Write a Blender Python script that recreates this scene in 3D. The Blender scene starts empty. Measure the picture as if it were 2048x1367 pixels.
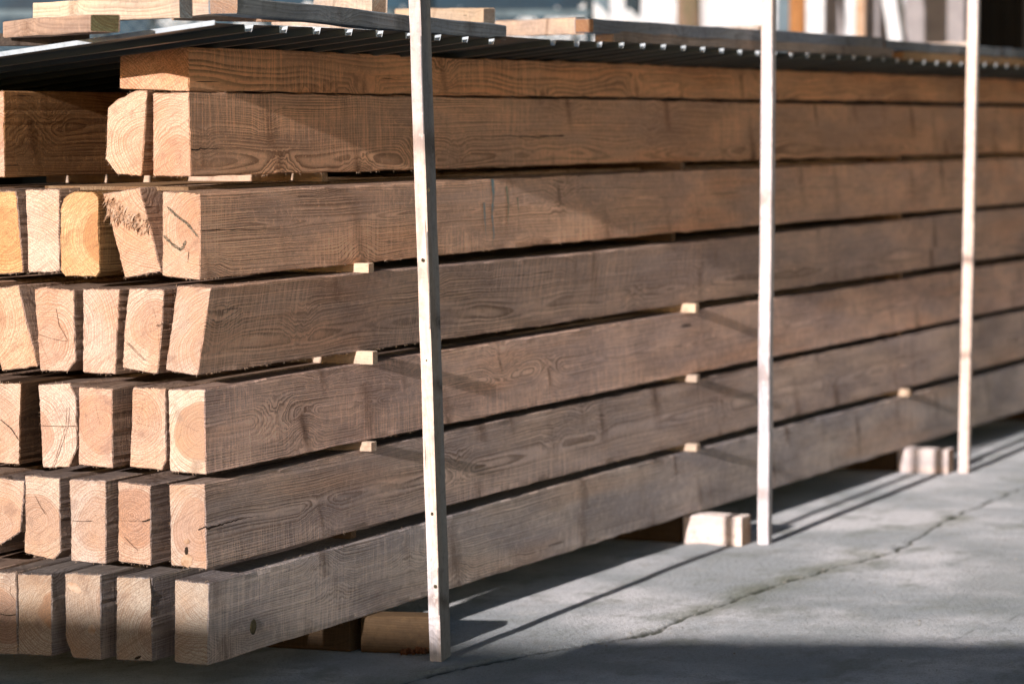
import bpy, math, random
from mathutils import Vector, Matrix, noise
random.seed(11)
R = math.radians
sc = bpy.context.scene
col = sc.collection

# ------------------------------------------------------------------ camera model
FPX, CX, CY = 6800.0, 1024.0, 683.5
PHI = math.atan(440 / 6800.0)
TH = math.atan(2876 / math.hypot(6800, 440))
fh = Vector((math.cos(TH), math.sin(TH), 0)); rt = Vector((math.sin(TH), -math.cos(TH), 0))
up = Vector((0, 0, 1))
fwd = fh * math.cos(PHI) - up * math.sin(PHI)
cup = up * math.cos(PHI) + fh * math.sin(PHI)
def ray(px, py): return fwd + rt * ((px - CX) / FPX) + cup * ((CY - py) / FPX)
CAM = Vector((0, 0, .1)) - ray(415, 1329) * 8.19
def onX(px, py, x):
    d = ray(px, py); return CAM + d * ((x - CAM.x) / d.x)
def onY(px, py, y):
    d = ray(px, py); return CAM + d * ((y - CAM.y) / d.y)
def onZ(px, py, z=0.0):
    d = ray(px, py); return CAM + d * ((z - CAM.z) / d.z)
def bg(px, F, z=0.0, dR=0.0):
    p = CAM + fh * F + rt * ((px - CX) / FPX * F + dR); p.z = z; return p
def bgz(py, F): return CAM.z + F * (243 - py) / 6800.0

cam = bpy.data.cameras.new('camera'); co = bpy.data.objects.new('camera', cam); col.objects.link(co)
m = Matrix((rt, cup, -fwd)).transposed().to_4x4(); m.translation = CAM; co.matrix_world = m
cam.sensor_width = 36; cam.lens = FPX / 2048 * 36; cam.clip_end = 3000; cam.clip_start = .05
cam.dof.use_dof = True; cam.dof.focus_distance = 8.45; cam.dof.aperture_fstop = 3.4
sc.camera = co

# ------------------------------------------------------------------ light
ELEV, AZ = 10.0, 2.0
sd = Vector((math.cos(R(ELEV)) * math.cos(R(AZ)), math.cos(R(ELEV)) * math.sin(R(AZ)), -math.sin(R(ELEV))))
sun = bpy.data.lights.new('sun', 'SUN'); sun.energy = 5.0; sun.angle = R(.5); sun.color = (1, .925, .88)
so = bpy.data.objects.new('sun', sun); col.objects.link(so)
so.rotation_euler = sd.to_track_quat('-Z', 'Y').to_euler()
w = bpy.data.worlds.new('World'); sc.world = w; w.use_nodes = True
nt = w.node_tree; bgn = nt.nodes['Background']
sky = nt.nodes.new('ShaderNodeTexSky'); sky.sky_type = 'NISHITA'; sky.sun_disc = False
sky.sun_elevation = R(ELEV); sky.sun_rotation = math.atan2(-sd.x, -sd.y)
sky.air_density = 1.4; sky.dust_density = .8; sky.ozone_density = 2.0
gr = nt.nodes.new('ShaderNodeMix'); gr.data_type = 'RGBA'; gr.blend_type = 'MULTIPLY'; gr.inputs[0].default_value = 1
nt.links.new(sky.outputs[0], gr.inputs[6]); 
tcw = nt.nodes.new('ShaderNodeTexCoord'); sxw = nt.nodes.new('ShaderNodeSeparateXYZ'); nt.links.new(tcw.outputs['Generated'], sxw.inputs[0])
rmp = nt.nodes.new('ShaderNodeValToRGB'); nt.links.new(sxw.outputs[2], rmp.inputs[0]); nt.links.new(rmp.outputs[0], gr.inputs[7])
rmp.color_ramp.elements[0].position = .0; rmp.color_ramp.elements[0].color = (3.8, 3.5, 3.65, 1)      # warm haze low down
rmp.color_ramp.elements[1].position = .36; rmp.color_ramp.elements[1].color = (.02, .24, .46, 1)       # deep blue overhead
nt.links.new(gr.outputs[2], bgn.inputs[0]); bgn.inputs[1].default_value = .075
sc.view_settings.view_transform = 'Standard'; sc.view_settings.look = 'None'; sc.view_settings.exposure = 0

# ------------------------------------------------------------------ node helper
class NT:
    def __init__(s, name):
        s.m = bpy.data.materials.new(name); s.m.use_nodes = True; s.t = s.m.node_tree
        s.b = s.t.nodes['Principled BSDF']; s.b.inputs['Roughness'].default_value = .8
        s.b.inputs['Specular IOR Level'].default_value = .2; s.b.inputs['Diffuse Roughness'].default_value = .6
    def n(s, kind, ins=None, **kw):
        nd = s.t.nodes.new(kind)
        for k, v in kw.items(): setattr(nd, k, v)
        for k, v in (ins or {}).items():
            i = nd.inputs[k]
            if isinstance(v, bpy.types.NodeSocket): s.t.links.new(v, i)
            else: i.default_value = v
        return nd
    def math(s, op, a, b=0.0, c=None, clamp=False):
        ins = {0: a, 1: b}
        if c is not None: ins[2] = c
        return s.n('ShaderNodeMath', ins, operation=op, use_clamp=clamp).outputs[0]
    def vm(s, op, a, b=(0, 0, 0), scale=None):
        nd = s.n('ShaderNodeVectorMath', {0: a, 1: b}, operation=op)
        if scale is not None:
            if isinstance(scale, bpy.types.NodeSocket): s.t.links.new(scale, nd.inputs[3])
            else: nd.inputs[3].default_value = scale
        return nd.outputs[1] if op in ('LENGTH', 'DISTANCE') else nd.outputs[0]
    def noise(s, v, scale=5, detail=3, rough=.5, color=False):
        nd = s.n('ShaderNodeTexNoise', {'Vector': v, 'Scale': scale, 'Detail': detail, 'Roughness': rough})
        return nd.outputs[1 if color else 0]
    def ss(s, v, a, b, lo=0.0, hi=1.0):
        nd = s.n('ShaderNodeMapRange', {0: v, 1: a, 2: b, 3: lo, 4: hi}, interpolation_type='SMOOTHSTEP'); return nd.outputs[0]
    def mix(s, f, a, b, mode='MIX'):
        nd = s.n('ShaderNodeMix', None, data_type='RGBA', blend_type=mode)
        for k, v in ((0, f), (6, a), (7, b)):
            if isinstance(v, bpy.types.NodeSocket): s.t.links.new(v, nd.inputs[k])
            else: nd.inputs[k].default_value = (v if k == 0 else (*v, 1) if len(v) == 3 else v)
        return nd.outputs[2]
    def attr(s, name): return s.n('ShaderNodeAttribute', attribute_name=name)
    def out(s, colr, bump=None, bs=.5, bd=.002, rough=None):
        s.t.links.new(colr, s.b.inputs['Base Color'])
        if bump is not None:
            bn = s.n('ShaderNodeBump', {'Height': bump, 'Strength': bs, 'Distance': bd})
            s.t.links.new(bn.outputs[0], s.b.inputs['Normal'])
        if rough is not None: s.b.inputs['Roughness'].default_value = rough
        return s.m

def wood(name, end=False, ring=.0062, ringstr=.85, knots=True, saw=1.0, heart_r=.075, bd=.002):
    """solid sawn timber: rings about the pith, knots, saw marks; 'wc' = metres from the pith, 'tint' = base colour"""
    q = NT(name)
    wc = q.attr('wc').outputs['Vector']; ta = q.attr('tint'); tint = ta.outputs['Color']; hs = ta.outputs['Alpha']
    sep = q.n('ShaderNodeSeparateXYZ', {0: wc}).outputs
    lowc = q.n('ShaderNodeMapping', {0: wc, 3: (.9, 4, 4)}).outputs[0]
    wob = q.vm('SCALE', q.vm('SUBTRACT', q.noise(lowc, 1.3, 2, .5, True), (.5, .5, .5)), scale=.05)
    p = q.vm('ADD', wc, wob)
    yz = q.vm('MULTIPLY', p, (0, 1, 1)); r = q.vm('LENGTH', yz)
    # knots
    if knots:
        kv = q.vm('MULTIPLY', wc, (2.1, 2.6, 5.2))
        vor = q.n('ShaderNodeTexVoronoi', {'Vector': kv, 'Scale': 1.0, 'Randomness': .95})
        dl = q.vm('MULTIPLY', q.vm('SUBTRACT', kv, vor.outputs['Position']), (1 / 2.1, .35 / 2.6, 1 / 5.2))
        dl = q.vm('ADD', dl, q.vm('SCALE', q.vm('SUBTRACT', q.noise(wc, 25, 2, .5, True), (.5, .5, .5)), scale=.030))
        dinf = q.vm('LENGTH', q.vm('MULTIPLY', dl, (.62, 1.15, 1.15)))
        push = q.ss(dinf, .0, .09, .036, 0)
        r = q.math('ADD', r, push)
        dl2 = q.vm('MULTIPLY', q.vm('SUBTRACT', kv, vor.outputs['Position']), (1 / 2.1, .35 / 2.6, 1 / 5.2))
        dl2 = q.vm('ADD', dl2, q.vm('SCALE', q.vm('SUBTRACT', q.noise(wc, 22, 3, .6, True), (.5, .5, .5)), scale=.020))
        cs = q.n('ShaderNodeSeparateXYZ', {0: dl2}).outputs
        shx = q.math('ADD', cs[0], q.math('MULTIPLY', cs[2], .35))
        dl2 = q.n('ShaderNodeCombineXYZ', {0: shx, 1: cs[1], 2: cs[2]}).outputs[0]
        core = q.vm('LENGTH', q.vm('MULTIPLY', dl2, (1.5, .55, .42)))
        rnd_ = q.n('ShaderNodeSeparateColor', {0: vor.outputs['Color']}).outputs
        core = q.math('MULTIPLY', core, q.n('ShaderNodeMapRange', {0: rnd_[0], 3: .55, 4: 1.9}).outputs[0])
        kmask = q.math('MULTIPLY', q.ss(core, .008, .026, 1, 0), q.ss(rnd_[1], .15, .6, .5, 1))
        khalo = q.math('MULTIPLY', q.ss(core, .008, .06, 1, 0), q.ss(rnd_[2], .1, .7, .4, 1))
    rr = q.math('ADD', r, q.math('MULTIPLY', q.noise(q.vm('MULTIPLY', wc, (6, 40, 40)), 1, 2), .0016))
    ph = q.math('MULTIPLY', rr, 1 / ring)
    rv = q.noise(q.n('ShaderNodeCombineXYZ', {0: q.math('MULTIPLY', rr, 60)}).outputs[0], 1.0, 1)
    ph = q.math('ADD', ph, q.math('MULTIPLY', rv, 2.5))
    saww = q.math('FRACT', ph)
    late = q.math('MULTIPLY', q.ss(saww, .25, .85), q.ss(saww, .9, 1.0, 1, 0))
    amp = q.ss(q.noise(lowc, 3.1, 2), .3, .7, .35, 1.0)
    late = q.math('MULTIPLY', late, amp)
    big = q.noise(q.vm('MULTIPLY', wc, (1.4, 7, 7)), 1.0, 4, .6)
    fine = q.noise(q.vm('MULTIPLY', wc, (14, 260, 260)) if not end else q.vm('MULTIPLY', wc, (1, 330, 330)), 1.0, 3, .65)
    if end:
        hn = q.math('ADD', r, q.math('MULTIPLY', q.noise(wc, 14, 2), .02))
        heart = q.ss(hn, heart_r, heart_r + .012, 1, 0)
        heart = q.math('MULTIPLY', heart, hs)
        c = q.mix(heart, q.mix(1.0, tint, (1.08, 1.10, 1.08), 'MULTIPLY'), q.mix(1.0, tint, (.80, .56, .45), 'MULTIPLY'))
        c = q.mix(q.math('MULTIPLY', late, ringstr * .80), c, q.mix(1.0, tint, (.52, .31, .21), 'MULTIPLY'))
        c = q.mix(q.ss(big, .35, .75, 0, .6), c, q.mix(1.0, tint, (.95, .66, .42), 'MULTIPLY'))
        c = q.mix(q.ss(q.noise(wc, 23, 4, .6), .52, .78, 0, .75), c, q.mix(1.0, tint, (.52, .42, .38), 'MULTIPLY'))
        # oblique chainsaw scratches
        sv = q.n('ShaderNodeMapping', {0: wc, 2: (R(32), 0, 0)}).outputs[0]
        scr = q.noise(q.vm('MULTIPLY', sv, (1, 12, 300)), 1.0, 2, .6)
        sp = q.noise(wc, 420, 2, .7)
        c = q.mix(q.ss(sp, .42, .66, 0, .7), c, q.mix(1.0, tint, (.42, .33, .30), 'MULTIPLY'))
        c = q.mix(q.ss(q.noise(wc, 130, 3, .7), .52, .72, 0, .35), c, q.mix(1.0, tint, (.50, .38, .32), 'MULTIPLY'))
        c = q.mix(q.ss(scr, .46, .70, 0, .45), c, q.mix(1.0, tint, (.45, .34, .28), 'MULTIPLY'))
        # drying checks running out from the pith
        sy = q.n('ShaderNodeSeparateXYZ', {0: yz}).outputs
        ang = q.math('ARCTAN2', sy[1], sy[2])
        oi = q.n('ShaderNodeObjectInfo').outputs['Random']
        an = q.math('ADD', q.math('MULTIPLY', ang, 2.2), q.math('ADD', q.math('MULTIPLY', q.noise(wc, 30, 2), .35), q.math('MULTIPLY', oi, 6.0)))
        fr = q.math('ABSOLUTE', q.math('SUBTRACT', q.math('FRACT', an), .5))
        wl = q.math('MULTIPLY', fr, r)
        chk = q.ss(wl, .0004, .0011, 1, 0)
        chk = q.math('MULTIPLY', chk, q.ss(r, .035, .062, 1, 0))
        chk = q.math('MULTIPLY', chk, q.ss(q.noise(q.n('ShaderNodeCombineXYZ', {0: q.math('FLOOR', an), 1: oi}).outputs[0], 3.7, 1), .56, .62))
        c = q.mix(q.math('MULTIPLY', chk, .75), c, (.06, .03, .02))
        if knots: c = q.mix(q.math('MULTIPLY', kmask, .5), c, q.mix(1.0, tint, (.5, .3, .2), 'MULTIPLY'))
        h = q.math('ADD', q.math('MULTIPLY', late, .3), q.math('ADD', q.math('MULTIPLY', sp, .9), q.math('MULTIPLY', scr, .9)))
        h = q.math('ADD', h, q.math('MULTIPLY', q.noise(wc, 60, 3), 1.2))
        h = q.math('SUBTRACT', h, q.math('MULTIPLY', chk, 1.0))
        return q.out(c, h, .7, bd, .85)
    c = q.mix(q.ss(big, .3, .72), q.mix(1.0, tint, (.82, .80, .85), 'MULTIPLY'), q.mix(1.0, tint, (1.46, 1.34, 1.22), 'MULTIPLY'))
    iso = q.noise(wc, 48, 4, .65)
    pt = q.noise(q.vm('MULTIPLY', wc, (.55, 5, 5)), 1.0, 3, .6)
    c = q.mix(q.ss(pt, .52, .70, 0, .6), c, q.mix(1.0, tint, (1.38, 1.02, .74), 'MULTIPLY'))
    c = q.mix(q.ss(pt, .46, .30, 0, .6), c, q.mix(1.0, tint, (1.0, 1.02, 1.12), 'MULTIPLY'))
    c = q.mix(q.math('MULTIPLY', late, ringstr), c, q.mix(1.0, tint, (.32, .245, .20), 'MULTIPLY'))
    c = q.mix(q.ss(fine, .42, .75, 0, .32), c, q.mix(1.0, tint, (.55, .46, .42), 'MULTIPLY'))
    if knots:
        c = q.mix(q.math('MULTIPLY', khalo, .55), c, q.mix(1.0, tint, (.36, .24, .18), 'MULTIPLY'))
        kr = q.math('ADD', q.math('MULTIPLY', q.math('SINE', q.math('MULTIPLY', core, 900)), .22), .5)
        c = q.mix(q.math('MULTIPLY', kmask, kr), c, q.mix(1.0, tint, (.16, .12, .10), 'MULTIPLY'))
    c = q.mix(q.ss(iso, .52, .70, 0, .40), c, q.mix(1.0, tint, (.50, .42, .38), 'MULTIPLY'))
    c = q.mix(q.ss(iso, .46, .32, 0, .35), c, q.mix(1.0, tint, (1.5, 1.4, 1.3), 'MULTIPLY'))
    # long drying checks
    ck = q.noise(q.vm('MULTIPLY', wc, (2.2, 75, 75)), 1.0, 2, .5)
    ckm = q.math('MULTIPLY', q.ss(ck, .735, .76), q.ss(q.noise(q.vm('MULTIPLY', wc, (1.1, 6, 6)), 1.0, 1), .42, .5))
    c = q.mix(q.math('MULTIPLY', ckm, .85), c, (.012, .008, .006))
    # band saw marks across the grain
    sx = q.vm('ADD', wc, q.vm('SCALE', q.vm('SUBTRACT', q.noise(wc, 5, 1, .5, True), (.5, .5, .5)), scale=.03))
    sm = q.noise(q.vm('MULTIPLY', sx, (190, 5, 5)), 1.0, 3, .6)
    smz = q.ss(q.noise(q.vm('MULTIPLY', wc, (1.7, 5, 5)), 1.0, 1), .35, .65, .25, 1)
    sm = q.math('MULTIPLY', sm, smz)
    c = q.mix(q.ss(sm, .42, .62, 0, .42 * saw), c, q.mix(1.0, tint, (1.75, 1.6, 1.45), 'MULTIPLY'))
    fz = q.noise(q.vm('MULTIPLY', wc, (160, 400, 400)), 1.0, 2, .7)
    c = q.mix(q.ss(fz, .60, .75, 0, .6 * saw), c, q.mix(1.0, tint, (2.3, 2.1, 1.8), 'MULTIPLY'))
    h = q.math('ADD', q.math('MULTIPLY', late, .35), q.math('MULTIPLY', sm, 1.1 * saw))
    h = q.math('ADD', h, q.math('ADD', q.math('MULTIPLY', fine, .5), q.math('MULTIPLY', fz, .8 * saw)))
    h = q.math('ADD', h, q.math('MULTIPLY', iso, .9))
    h = q.math('ADD', h, q.math('MULTIPLY', big, 4.0))
    h = q.math('SUBTRACT', h, q.math('MULTIPLY', ckm, 2.0))
    if knots: h = q.math('ADD', h, q.math('MULTIPLY', khalo, 1.2))
    return q.out(c, h, .8, bd, .82)

M = {}
M['side'] = wood('sawn_timber_side', bd=.0042)
M['end'] = wood('sawn_timber_end', end=True, bd=.0035)
M['post'] = wood('batten_wood', ring=.0045, ringstr=.28, saw=.12, knots=True, bd=.0012)
M['plank'] = wood('plank_wood', ring=.007, ringstr=.4, saw=.5, bd=.0015)

def simple(name, c1, c2=None, scale=8, rough=.7, bump=.4, bd=.003, metal=0, stretch=(1, 1, 1), detail=5):
    q = NT(name); tc = q.n('ShaderNodeTexCoord').outputs['Object']
    v = q.vm('MULTIPLY', tc, stretch)
    n1 = q.noise(v, scale, detail, .6); n2 = q.noise(v, scale * 9, 3, .6)
    c2 = c2 or tuple(x * .55 for x in c1)
    c = q.mix(q.ss(n1, .35, .68), c1, c2)
    c = q.mix(q.ss(n2, .45, .7, 0, .35), c, tuple(x * .5 for x in c1))
    q.b.inputs['Metallic'].default_value = metal
    return q.out(c, q.math('ADD', n1, q.math('MULTIPLY', n2, .5)), bump, bd, rough)

M['dark'] = simple('dark_split', (.05, .03, .018), (.02, .012, .008), 60)
M['soft'] = simple('fine_crack', (.24, .14, .09), (.12, .07, .045), 80)
M['pen'] = simple('marker_ink', (.085, .07, .045), (.42, .31, .22), 230, .9)
M['chalk'] = simple('blue_chalk', (.24, .37, .42), (.42, .33, .26), 60, .9)
M['chalk2'] = simple('green_chalk', (.30, .34, .24), (.46, .34, .24), 60, .9)
M['splinter'] = simple('raw_splinters', (.70, .48, .33), (.45, .25, .14), 60, .9)
M['splinter_pale'] = simple('pale_splinters', (.72, .55, .42), (.55, .33, .2), 60, .9)
M['bark'] = simple('bark_crumbs', (.20, .08, .035), (.05, .02, .012), 60, .9, .8)
M['nail'] = simple('nail_steel', (.03, .06, .07), (.1, .05, .03), 90, .5, metal=.6)
M['slab'] = simple('pale_stone', (.84, .86, .90), (.72, .73, .76), 1.2, .6, .2)
M['slabgrey'] = simple('grey_stone', (.46, .42, .43), (.38, .35, .36), 1.0, .6, .2)
M['teal'] = simple('dark_teal_paint', (.025, .05, .065), (.015, .03, .04), 2, .5)
M['bluegrey'] = simple('blue_grey_paint', (.20, .28, .33), (.15, .21, .26), 2, .5)
M['blue'] = simple('blue_paint', (.015, .075, .13), (.008, .03, .055), 1.6, .5)
M['rust'] = simple('rusty_steel', (.22, .09, .06), (.12, .05, .04), 30, .8)
M['orange'] = simple('orange_wood', (.55, .27, .10), (.30, .13, .05), 3, .8, stretch=(4, 4, .6))
M['moss'] = simple('mossy_bark', (.15, .15, .08), (.30, .20, .15), 4, .95, 1.0, .02, stretch=(2, 2, .7))
M['leaf'] = simple('foliage', (.05, .08, .03), (.02, .035, .015), 3)
M['shed'] = simple('dark_siding', (.022, .018, .014), (.014, .012, .010), 3, .7, stretch=(6, 6, .3))
M['wire'] = simple('galvanised_wire', (.12, .17, .2), (.07, .1, .12), 5, .5, metal=.4)
M['rubble'] = simple('pale_rubble', (.82, .84, .86), (.45, .49, .52), 2.5, .9, .9, .02)
M['concrete'] = simple('rough_concrete', (.34, .33, .31), (.24, .235, .22), 3, .9)
M['render'] = simple('rendered_wall', (.5, .48, .44), (.42, .4, .37), 2, .9)

M['white'] = simple('pale_render', (.78, .75, .75), (.6, .58, .6), .8, .8, .1)
# corrugated sheet: light coat on top, dull backing below
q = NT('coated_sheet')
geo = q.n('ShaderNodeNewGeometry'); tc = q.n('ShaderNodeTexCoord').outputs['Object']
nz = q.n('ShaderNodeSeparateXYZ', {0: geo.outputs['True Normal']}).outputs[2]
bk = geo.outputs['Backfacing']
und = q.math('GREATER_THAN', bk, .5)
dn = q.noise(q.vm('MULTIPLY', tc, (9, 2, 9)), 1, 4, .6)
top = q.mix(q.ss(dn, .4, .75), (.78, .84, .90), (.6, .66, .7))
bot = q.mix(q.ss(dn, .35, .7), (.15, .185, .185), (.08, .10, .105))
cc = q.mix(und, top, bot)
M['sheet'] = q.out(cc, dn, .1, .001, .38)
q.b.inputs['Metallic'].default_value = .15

# ------------------------------------------------------------------ object helpers
def tag(o, label=None, cat=None, group=None, kind=None):
    if label: o['label'] = label
    if cat: o['category'] = cat
    if group: o['group'] = group
    if kind: o['kind'] = kind
    return o
def newobj(name, verts, faces, mats, parent=None, mi=None, loc=(0, 0, 0), smooth=False):
    me = bpy.data.meshes.new(name); me.from_pydata([tuple(v) for v in verts], [], faces)
    for mm in (mats if isinstance(mats, (list, tuple)) else [mats]): me.materials.append(mm)
    if mi: me.polygons.foreach_set('material_index', mi)
    if smooth: me.polygons.foreach_set('use_smooth', [True] * len(me.polygons))
    me.update(); o = bpy.data.objects.new(name, me); col.objects.link(o); o.location = loc
    if parent:
        o.parent = parent
    return o
def empty(name, loc, rz=0):
    o = bpy.data.objects.new(name, None); col.objects.link(o); o.location = loc; o.rotation_euler = (0, 0, rz); o.empty_display_size = .1
    return o
def setattrs(me, wc, tint, gap_shade=False):
    a = me.attributes.new('wc', 'FLOAT_VECTOR', 'POINT'); a.data.foreach_set('vector', [c for v in wc for c in v])
    n = len(me.vertices)
    t = me.attributes.new('tint', 'FLOAT_COLOR', 'CORNER')
    cols = []
    for p in me.polygons:
        c = tint[1] if p.material_index == 1 else tint[0]
        g_ = .5 if gap_shade and p.material_index == 0 and abs(p.normal.z) > .8 else 1     # tops and undersides darkened, painting shade into the gaps between layers
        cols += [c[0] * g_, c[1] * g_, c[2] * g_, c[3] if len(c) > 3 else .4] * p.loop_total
    t.data.foreach_set('color', cols)

def resample(poly, step=.014, jit=.0009, rnd=random, chamfer=.003):
    n = len(poly); out = []
    for i in range(n):
        a, b = Vector(poly[i]), Vector(poly[(i + 1) % n]); L = (b - a).length
        if L < .004: out.append(a); continue
        ch = min(chamfer, L * .3); d = (b - a) / L
        k = max(2, int(L / step))
        for j in range(k + 1):
            t = ch + (L - 2 * ch) * j / k
            nrm = Vector((d.y, -d.x))
            out.append(a + d * t + nrm * rnd.gauss(0, jit))
    return out

SEED = [0]
def beam_mesh(name, near, far, x0, x1, pith, tints, mats, loc, parent=None, jit=.0009, step=.014, skew=(0, 0), stations=.5, ch=.003):
    """prism along X from polygon `near` (y,z) at x0 to `far` at x1, sawn ends slightly ragged"""
    SEED[0] += 1; rnd = random.Random(SEED[0] * 7)
    n = len(near); st0 = rnd.getstate()
    A = resample(near, step, jit, rnd, ch)
    # parametrise: the far outline uses the same sample layout, without jitter difference
    def lay(poly):
        out = []
        for i in range(n):
            a, b = Vector(near[i]), Vector(near[(i + 1) % n]); L = (b - a).length
            fa, fb = Vector(poly[i]), Vector(poly[(i + 1) % n])
            if L < .004: out.append(fa); continue
            c_ = min(ch, L * .3); k = max(2, int(L / step))
            for j in range(k + 1):
                t = (c_ + (L - 2 * c_) * j / k) / L
                out.append(fa + (fb - fa) * t)
        return out
    B = lay(far); A0 = lay(near); N = len(A)
    offs = [A[i] - A0[i] for i in range(N)]
    cen = sum(A, Vector((0, 0))) / N
    isc = [min((A0[i] - Vector(c_)).length for c_ in near) < ch * 1.3 for i in range(N)]
    xs = [x0, x0 + .0035]
    x = x0 + .12
    while x < x1 - .3: xs.append(x); x += stations
    xs += [x1 - .0035, x1]
    V, WC = [], []
    L = x1 - x0; so_ = SEED[0] * 3.37
    cy_, cz_ = cen
    for k, x in enumerate(xs):
        t = (x - x0) / L
        for i in range(N):
            p = A0[i].lerp(B[i], t) + offs[i] * (1 if k < 2 else .5)
            if k not in (0, 1, len(xs) - 2, len(xs) - 1):
                if isc[i]: p += Vector((rnd.gauss(0, .0011), rnd.gauss(0, .0011)))
                p += Vector((.0035 * noise.noise(Vector((x * .9, so_, 0))), .0030 * noise.noise(Vector((x * .8, so_, 9))))) * min(1, (x - x0) / .3)
            inset = .0022 if k in (0, len(xs) - 1) else 0
            if inset:
                dd = (cen - p); p = p + dd.normalized() * inset
            sk = (p.x - cy_) * skew[0] + (p.y - cz_) * skew[1] if k < 2 else 0
            jx = rnd.gauss(0, .0007) if k < 2 else 0
            V.append((x + sk + jx - loc[0], p.x - loc[1], p.y - loc[2]))
            WC.append((x + so_, p.x - pith[0], p.y - pith[1]))
    F, mi = [], []
    for k in range(len(xs) - 1):
        for i in range(N):
            j = (i + 1) % N
            F.append((k * N + i, k * N + j, (k + 1) * N + j, (k + 1) * N + i)); mi.append(0)
    F.append(tuple(reversed(range(N)))); mi.append(1)
    F.append(tuple((len(xs) - 1) * N + i for i in range(N))); mi.append(1)
    # normals outward
    area = sum(A0[i].x * A0[(i + 1) % N].y - A0[(i + 1) % N].x * A0[i].y for i in range(N))
    if area < 0: F = [tuple(reversed(f)) for f in F]
    o = newobj(name, V, F, mats, parent, mi, loc)
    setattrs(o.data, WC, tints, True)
    return o

def stick(name, a, b, w, t, tints, mat, parent=None, roll=0.0, jit=.0006, label=None, cat=None, group=None, bow=0.0, pith=None, upv=None):
    """sawn batten / plank from a to b; w = width across, t = thickness along its up direction"""
    SEED[0] += 1; rnd = random.Random(SEED[0] * 13)
    a, b = Vector(a), Vector(b); d = (b - a); L = d.length; d.normalize()
    uv = Vector(upv) if upv else (Vector((0, 0, 1)) if abs(d.z) < .8 else Vector((0, 1, 0)))
    s = d.cross(uv).normalized(); u = s.cross(d).normalized()
    if roll:
        m_ = Matrix.Rotation(roll, 3, d); s = m_ @ s; u = m_ @ u
    c = min(w, t) * .07
    base = [(-w/2+c, -t/2), (w/2-c, -t/2), (w/2, -t/2+c), (w/2, t/2-c), (w/2-c, t/2), (-w/2+c, t/2), (-w/2, t/2-c), (-w/2, -t/2+c)]
    n = 8; k = max(3, int(L / .12)); xs = [0, .002] + [L * i / k for i in range(1, k)] + [L - .002, L]
    V, WC = [], []
    pt = pith or (rnd.uniform(-.06, .06), rnd.choice((-1, 1)) * rnd.uniform(.02, .06))
    so_ = SEED[0] * 2.71
    for i, x in enumerate(xs):
        ins = .94 if i in (0, len(xs) - 1) else 1
        bo = bow * math.sin(math.pi * x / L)
        dx, dy = rnd.gauss(0, jit), rnd.gauss(0, jit)
        for (p, q_) in base:
            pp = p * ins + dx + rnd.gauss(0, jit * .6); qq = q_ * ins + dy + rnd.gauss(0, jit * .6)
            v = a + d * x + s * pp + u * (qq + bo)
            V.append(v - a); WC.append((x + so_, p - pt[0], q_ - pt[1]))
    F, mi = [], []
    for i in range(len(xs) - 1):
        for j in range(n):
            j2 = (j + 1) % n
            F.append((i*n+j, i*n+j2, (i+1)*n+j2, (i+1)*n+j)); mi.append(0)
    F.append(tuple(reversed(range(n)))); mi.append(1); F.append(tuple((len(xs)-1)*n + j for j in range(n))); mi.append(1)
    F = [tuple(reversed(f)) for f in F]
    o = newobj(name, V, F, [mat, M['end']], parent, mi, a if parent is None else a - parent.location)
    setattrs(o.data, WC, tints)
    if label: tag(o, label, cat, group)
    return o

def box_vf(cx, cy, cz, sx, sy, sz, bev=0):
    v = [(cx+i*sx/2, cy+j*sy/2, cz+k*sz/2) for i in (-1,1) for j in (-1,1) for k in (-1,1)]
    f = [(0,1,3,2),(4,6,7,5),(0,4,5,1),(2,3,7,6),(0,2,6,4),(1,5,7,3)]
    return v, f
def boxobj(name, c, s, mat, parent=None, rz=0, loc=(0,0,0), bev=.006, tilt=(0,0)):
    import bmesh
    bm = bmesh.new(); v, f = box_vf(*c, *s)
    vs = [bm.verts.new(x) for x in v]
    for ff in f: bm.faces.new([vs[i] for i in ff])
    bmesh.ops.recalc_face_normals(bm, faces=bm.faces)
    if bev: bmesh.ops.bevel(bm, geom=bm.edges[:], offset=bev, segments=2, affect='EDGES')
    me = bpy.data.meshes.new(name); bm.to_mesh(me); bm.free(); me.materials.append(mat)
    o = bpy.data.objects.new(name, me); col.objects.link(o); o.location = loc; o.rotation_euler = (tilt[0], tilt[1], rz)
    if parent: o.parent = parent
    return o

M['black_backing'] = simple('blackout_sheet', (.015, .018, .018), (.008, .01, .01), 4, .6)
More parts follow.
